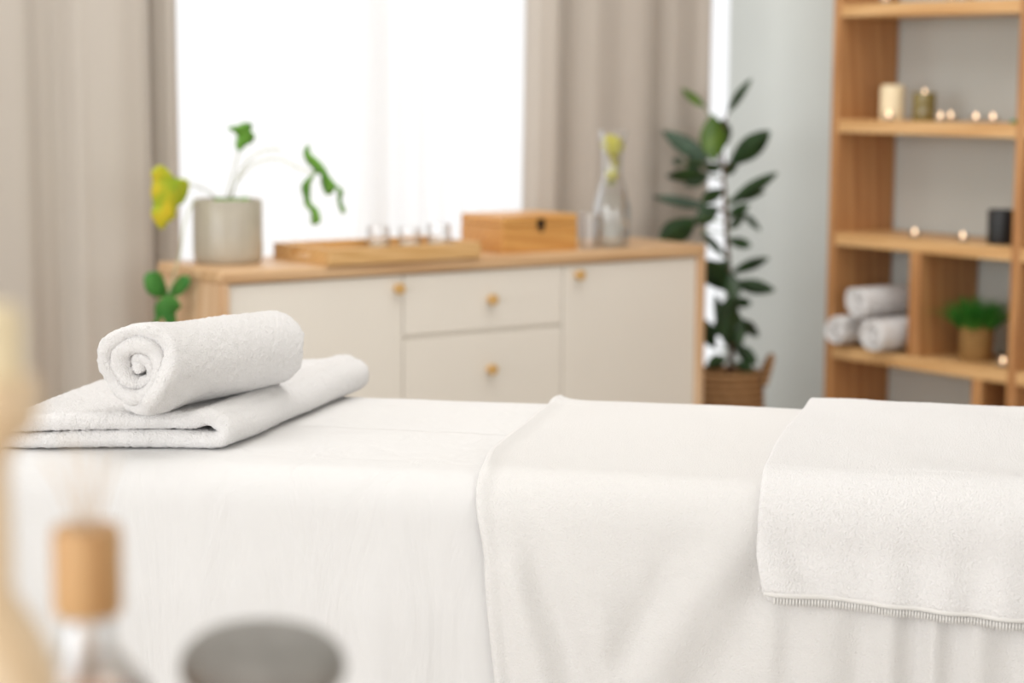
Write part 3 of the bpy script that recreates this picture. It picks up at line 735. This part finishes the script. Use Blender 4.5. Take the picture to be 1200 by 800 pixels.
def bl_push(x, z):
    """blanket folds on the front, x in bed axes"""
    g = sstep(.715, .60, z)
    f = .010*g+.009*g*ridge(x, z, [(-.492, .70), (-.485, .62), (-.455, .50), (-.43, .36)], .022)
    f -= .008*g*ridge(x, z, [(-.475, .70), (-.44, .60), (-.395, .50), (-.355, .36)], .026)
    f += .008*g*ridge(x, z, [(-.44, .69), (-.385, .60), (-.345, .50), (-.32, .36)], .034)
    f += .009*g*ridge(x, z, [(-.205, .71), (-.245, .62), (-.29, .53), (-.33, .40)], .030)
    f -= .006*g*ridge(x, z, [(-.255, .70), (-.29, .61), (-.335, .53)], .022)
    f += .004*g*ridge(x, z, [(-.262, .70), (-.268, .64)], .010)
    f -= .007*g*ridge(x, z, [(-.175, .68), (-.20, .58), (-.26, .46), (-.28, .36)], .026)
    pl = sstep(-.20, -.12, x)*sstep(.67, .56, z)
    f += pl*(.0075*math.sin((x+.012*math.sin(x*31))*2*PI/.058+.8)+.005*nz(x*22, z*2))
    f += .0035*g*nz(x*13, z*5, 8)+.0012*g*nz(x*55, z*9, 6)
    return f
bk_x0, bk_x1 = -.522, .79
def blanket_place(p, q, w):
    x = w
    near = sstep(-.3, bk_x0, x)
    xx = x+(.014*sstep(sy0+.16, sy0+.03, p)+(.016*sstep(TOP, TOP-.09, q)+.022*sstep(TOP-.05, TOP-.32, q) if p < 0 else 0))*near
    y = p
    if p < sy0+.06: y -= bl_push(x, q)
    z = q
    roll = .0045*math.exp(-((x-bk_x0-.007)/.007)**2)-.001*math.exp(-((x-bk_x0-.026)/.010)**2)
    if p < sy0+.06: y -= roll*sstep(TOP, TOP-.05, q)
    if q > TOP-.05: z += roll*sstep(TOP-.05, TOP, q)
    if abs(p) < .29: z += .0015*nz(x*9, p*9, 2)
    if p > .22: z += .004*math.exp(-((x+.505)/.02)**2)
    return (xx+.19, y, z)
bo = ribbon('blanket', over_bed(.0045, .25, .40), .006, bk_x0, bk_x1, M['blanket'], None, .006, blanket_place)
bo.location = BO; bo.rotation_euler = (0, 0, RZ)
tag(bo, 'white fleece blanket draped across the middle of the massage table', 'blanket')
# bath towel folded double over the blanket
t2x0, t2x1 = -.186, .62
def t2_place(p, q, w):
    x = w; y = p; z = q
    if p < -.2 and q < TOP-.02: z -= (x+.174)*.062*sstep(TOP-.02, TOP-.12, q)
    if p < sy0+.06:
        g = sstep(TOP, TOP-.1, q)
        y -= .004*g*nz(x*8, z*8, 3)+.010*g*ridge(x, z, [(-.176, .655), (-.165, .61)], .03)-.006*g*ridge(x, z, [(-.155, .68), (-.135, .64), (-.10, .615)], .014)
        y -= .012*sstep(.68, .60, q)
        y -= .0035*g*math.sin(x*2*PI/.062)*sstep(-.15, 0, x)
    else: z += .0016*nz(x*14, p*14, 4)+.002*nz(x*5, p*5, 2)
    xx = x+(.018*sstep(-.1, .3, p)+.012*sstep(TOP-.05, TOP-.12, q)*(1 if p < 0 else 0))*sstep(.1, -.186, x)
    return (xx+.19, y, z)
tw = thing('bath_towel', 'white terry bath towel laid over the blanket, its hem hanging down in front', 'towel', BO, RZ)
o1 = ribbon('inner_layer', over_bed(.0125, .10, .054), .0062, t2x0+.004, t2x1, M['terry'], tw, .005, t2_place)
o2 = ribbon('outer_layer', over_bed(.0195, .12, .044), .0066, t2x0, t2x1, M['terry'], tw, .004, t2_place)
fuzz(o1, .0008, .004); fuzz(o2, .0012, .0042)
pf = over_bed(.0195, .12, .044)[-1]
hp = [t2_place(pf[0], pf[1], t2x0+.002+(t2x1-t2x0-.004)*k/120) for k in range(121)]
tube('hem', hp, .0032, M['terry_hem'], tw, seg=8, sub=1)
pf = over_bed(.0125, .10, .054)[-1]
sv, sf = [], []
for k in range(230):
    x = t2x0+.012+k*.0034
    if x > t2x1: break
    c = Vector(t2_place(pf[0], pf[1]+.003, x)); b = len(sv)
    for (dx, dy, dz) in ((-1, -1.5, -1), (1, -1.5, -1), (1, 1.5, -1), (-1, 1.5, -1), (-1, -1.5, 1), (1, -1.5, 1), (1, 1.5, 1), (-1, 1.5, 1)):
        sv.append(c+Vector((dx*.0013, dy*.0036, dz*.0040)))
    sf += [[b+i for i in f_] for f_ in ((3, 2, 1, 0), (4, 5, 6, 7), (0, 1, 5, 4), (1, 2, 6, 5), (2, 3, 7, 6), (3, 0, 4, 7))]
mesh('hem_stitching', sv, sf, M['terry_hem'], tw)

# folded towel at the head end
fx0, fx1, fy0, fy1 = -1.12, -.833, 2.372, 2.888
ft = thing('folded_towel', 'thick white towel folded flat under the rolled one at the table\'s end', 'towel', BO+Vector((0, 0, TOP)), RZ)
path = []
lo, hi, rr = .0118, .0352, .0118
for k in range(30): path.append((fx0+.0+(fx1-.024-fx0)*k/29, lo))
for k in range(1, 12):
    a = -PI/2+PI*k/12; path.append((fx1-.024+rr*1.25*math.cos(a), (lo+hi)/2+(hi-lo)/2*math.sin(a)))
for k in range(30): path.append((fx1-.024-(fx1-.024-fx0-.012)*k/29, hi-.0015*math.sin(PI*k/29)+.0055*math.exp(-((k-1.2)/1.6)**2)))
RZF = math.radians(3.0)
def ft_place(p, q, w):
    x, y, z = p, w, q
    u = (w-fy0)/(fy1-fy0)
    z += .0022*nz(x*11, y*9, 2)*min(1, q/.02)
    if q > .02: z += .004*sstep(.25, 1, u)*sstep(-.95, -.83, x)-.003*sstep(-.95, -1.12, x)
    if u < .06: y += .004*nz(x*20, q*30, 6)
    y += (.055*sstep(-.85, -1.12, x)*-1)*(1-u)+.0
    x += .006*nz(y*7, q*20, 1)+.030*u*sstep(-1.1, -.85, p)
    a, b = bl(x, y); return (a, b, max(z, .0012))
fo = ribbon('towel_body', path, .0212, fy0, fy1, M['terry'], ft, .0026, ft_place, endfn=lambda s: (.004*nz(s*25, 1), .004*nz(s*25, 8)))
fuzz(fo, .0036, .0042)

# rolled towel resting on it
r0 = Vector((-.944, 2.335)); r1 = Vector((-.850, 2.600))
ax = (r1-r0); RL = ax.length; aang = math.atan2(ax.y, ax.x)
c = (r0+r1)/2; a_, b_ = bl(c.x, c.y)
zb = TOP+.0463
RW = BO+ex*a_+ey*b_
rt = thing('rolled_towel', 'thick white terry towel rolled up on top of the folded towel', 'towel', (RW.x, RW.y, zb), RZ+aang)
Rr = .0600
def roll_path():
    out = []; th = 0; turns = 2.65; ro = Rr-.0095
    while th < turns*2*PI:
        t = th/(turns*2*PI); r = .0085+(ro-.0085)*t**.93
        k = 1+.16*(1-t)*math.sin(2*th+.6)+(.03+.06*(1-t))*nz(math.cos(th)*1.5, math.sin(th)*1.5, th*.25)
        a = th-1.1-turns*2*PI
        out.append((r*k*math.cos(a), r*k*math.sin(a)*(.97-.12*(1-t)))); th += .0028/max(r, .006)
    p0 = Vector(out[0]); q0 = Vector((-p0.y, p0.x)).normalized()
    return [tuple(p0*(-.7+1.7*k/8)-q0*.004*(1-k/8)) for k in range(8)]+out
PI2 = 2*PI
def roll_place(p, q, w):
    u = (w+RL/2)/RL
    sag = .99+.11*sstep(.34, .02, u)-.03*math.exp(-((u-.42)/.2)**2)-.07*sstep(.45, .95, u)-.03*sstep(.06, 0, u)
    rad = math.hypot(p, q)
    k = sag*(1+(.02+.05*sstep(.25, 0, u))*nz(p*32, q*32, w*9))
    w2 = w+.006*nz(p*45, q*45, 3)*sstep(.25, .48, abs(u-.5))
    if u < .12: w2 -= .006*math.exp(-(rad/.03)**2)*-1
    y, z = p*k, q*k
    z = max(z, -.0555)
    return (w2, y, z+.056)
ro = ribbon('towel_body', roll_path(), .0178, -RL/2, RL/2, M['terry'], rt, .0026, roll_place, thfn=lambda s: 1+.16*nz(s*24, 3), endfn=lambda s: (.020*nz(s*20, 2)+.004*max(0, 1-s/.12), .008*nz(s*16, 9)))
fuzz(ro, .0036, .0042)

# ------------------------------------------------------------------ foreground: side table with candle, reed diffuser and stones
TZ = .76
tb = thing('side_table', 'round wooden side table holding the stones and diffuser', 'table', (.46, .86, 0))
lathe('tabletop', [(0, TZ-.03), (.24, TZ-.03), (.25, TZ-.02), (.25, TZ-.004), (.246, TZ), (0, TZ)], M['table'], tb, seg=64)
lathe('pedestal', [(0, .03), (.05, .03), (.03, .1), (.025, .5), (.05, TZ-.03), (0, TZ-.03)], M['table'], tb, seg=32)
lathe('foot', [(0, 0), (.18, 0), (.18, .015), (.05, .03), (0, .03)], M['table'], tb, seg=48)
cs = thing('candlestick', 'tall turned wooden candlestick cut off by the picture\'s left edge', 'candlestick', (.338, .802, TZ))
lathe('stand', [(0, 0), (.045, 0), (.047, .006), (.042, .02), (.034, .10), (.031, .165), (.024, .182), (.0138, .198), (.013, .25), (.0145, .258), (.024, .267), (.0265, .280), (.0245, .287), (0, .287)], M['stick'], cs, seg=40)
cd = thing('taper_candle', 'short cream candle standing in the wooden candlestick', 'candle', (.338, .802, TZ+.2872))
lathe('wax_body', [(0, 0), (.0195, 0), (.0195, .026), (.017, .0295), (.008, .028), (0, .0275)], M['cream'], cd, seg=36)
tube('wick', [(0, 0, .027), (.001, 0, .032), (0, .001, .036)], .001, M['wick'], cd, seg=6, sub=2)
df = thing('reed_diffuser', 'glass reed diffuser with a wooden cap and thin reeds in front of the bed', 'diffuser', (.4335, .9, TZ))
lathe('bottle', [(0, 0), (.03, 0), (.033, .004), (.033, .095), (.029, .118), (.018, .132), (.0125, .14), (.0125, .154), (.0105, .154), (.0105, .139), (.027, .115), (.0305, .09), (.0305, .006), (0, .005)], M['glass'], df, seg=40)
lathe('oil', [(0, .0065), (.030, .0065), (.030, .09), (.0265, .114), (.020, .122), (0, .122)], M['amber'], df, seg=36)
lathe('wooden_cap', [(.006, .1542), (.0155, .1542), (.0165, .157), (.0165, .193), (.0155, .1965), (.006, .1965)], M['cork'], df, seg=36, closed=True)
for k in range(5):
    a = k*1.26+.4
    d_ = Vector((math.cos(a), math.sin(a), 0))
    tube('reed', [d_*-.004+Vector((0, 0, .12)), d_*.004+Vector((0, 0, .197)), d_*(.012+.004*(k % 3))+Vector((0, 0, .232+.005*(k % 2)))], .0008, M['reed'], df, seg=6, sub=2)
def stone(label, z, r, h, ecc, rz, dx, dy):
    o = lathe('massage_stone', [(0, 0)]+[(r*math.cos(a)**.75, h/2+h/2*math.sin(a)) for a in [(-PI/2)+PI*k/16 for k in range(1, 16)]]+[(0, h)], M['stone'], None, (.522+dx, .887+dy, z), 40,
              fn=lambda v: (v[0]*(1+.03*nz(v[0]*20, v[1]*20, z)), v[1]*ecc, v[2]))
    o.rotation_euler = (0, 0, rz); o.modifiers.remove(o.modifiers['split'])
    return tag(o, label, 'stone', 'stacked grey massage stones')
stone('largest grey massage stone at the foot of the stack', TZ, .058, .05, .85, .3, 0, .005)
stone('middle grey massage stone sandwiched in the stack', TZ+.0498, .05, .046, .85, -.4, .002, 0)
stone('smooth oval grey massage stone on top of the stack', TZ+.0956, .042, .042, .9, RZ+.1, 0, 0)

# ------------------------------------------------------------------ daylight, added fill lights, sky, camera
w = bpy.data.worlds.new('sky'); S.world = w; w.use_nodes = True
bg = w.node_tree.nodes['Background']; bg.inputs['Color'].default_value = (.985, .99, 1, 1); bg.inputs['Strength'].default_value = SKY
def area(name, loc, rot, sx, sy, power, col=(1, 1, 1)):
    l = bpy.data.lights.new(name, 'AREA'); l.shape = 'RECTANGLE'; l.size = sx; l.size_y = sy; l.energy = power; l.color = col
    o = bpy.data.objects.new(name, l); COL.objects.link(o); o.location = loc; o.rotation_euler = rot; return o
area('daylight_window', (2.65, YB+.6, 1.3), (-PI/2, 0, 0), 2.9, 2.4, P1)
area('daylight_left_window', (XL-.3, .6, 1.4), (0, -PI/2, 0), 2.3, 6.4, P2, (.96, .98, 1))
area('front_fill', (.6, YF-.3, 1.4), (PI/2, 0, 0), 5.6, 2.3, P3)  # fill light added behind the camera, outside the front wall
area('ceiling_fill', (2.2, 2.7, ZC-.02), (0, 0, 0), 2.4, 2.4, P4, (1, .99, .985))  # added overhead fill for bed top, sideboard and bookcase; no fitting there

cam = bpy.data.cameras.new('camera'); co = bpy.data.objects.new('camera', cam); COL.objects.link(co)
cam.sensor_width = 36; cam.lens = 2450*36/1200
fw = Vector((.60263248, .78821056, -.12473251)); xi = Vector((.79499527, -.6065637, .00793744)); yi = xi.cross(-fw) * -1
yi = (-fw).cross(xi)
R3 = Matrix((xi, yi, -fw)).transposed()
co.matrix_world = Matrix.Translation((0, 0, 1.17)) @ R3.to_4x4()
cam.dof.use_dof = True; cam.dof.focus_distance = 2.42; cam.dof.aperture_fstop = 3.55
cam.clip_start = .02
S.camera = co
S.view_settings.view_transform = 'Standard'; S.view_settings.look = 'None'; S.view_settings.gamma = 1; S.view_settings.exposure = EXPO
S.view_settings.use_curve_mapping = False
S.cycles.use_denoising = True; S.cycles.max_bounces = 10; S.cycles.transparent_max_bounces = 16
S.cycles.caustics_reflective = False; S.cycles.caustics_refractive = False
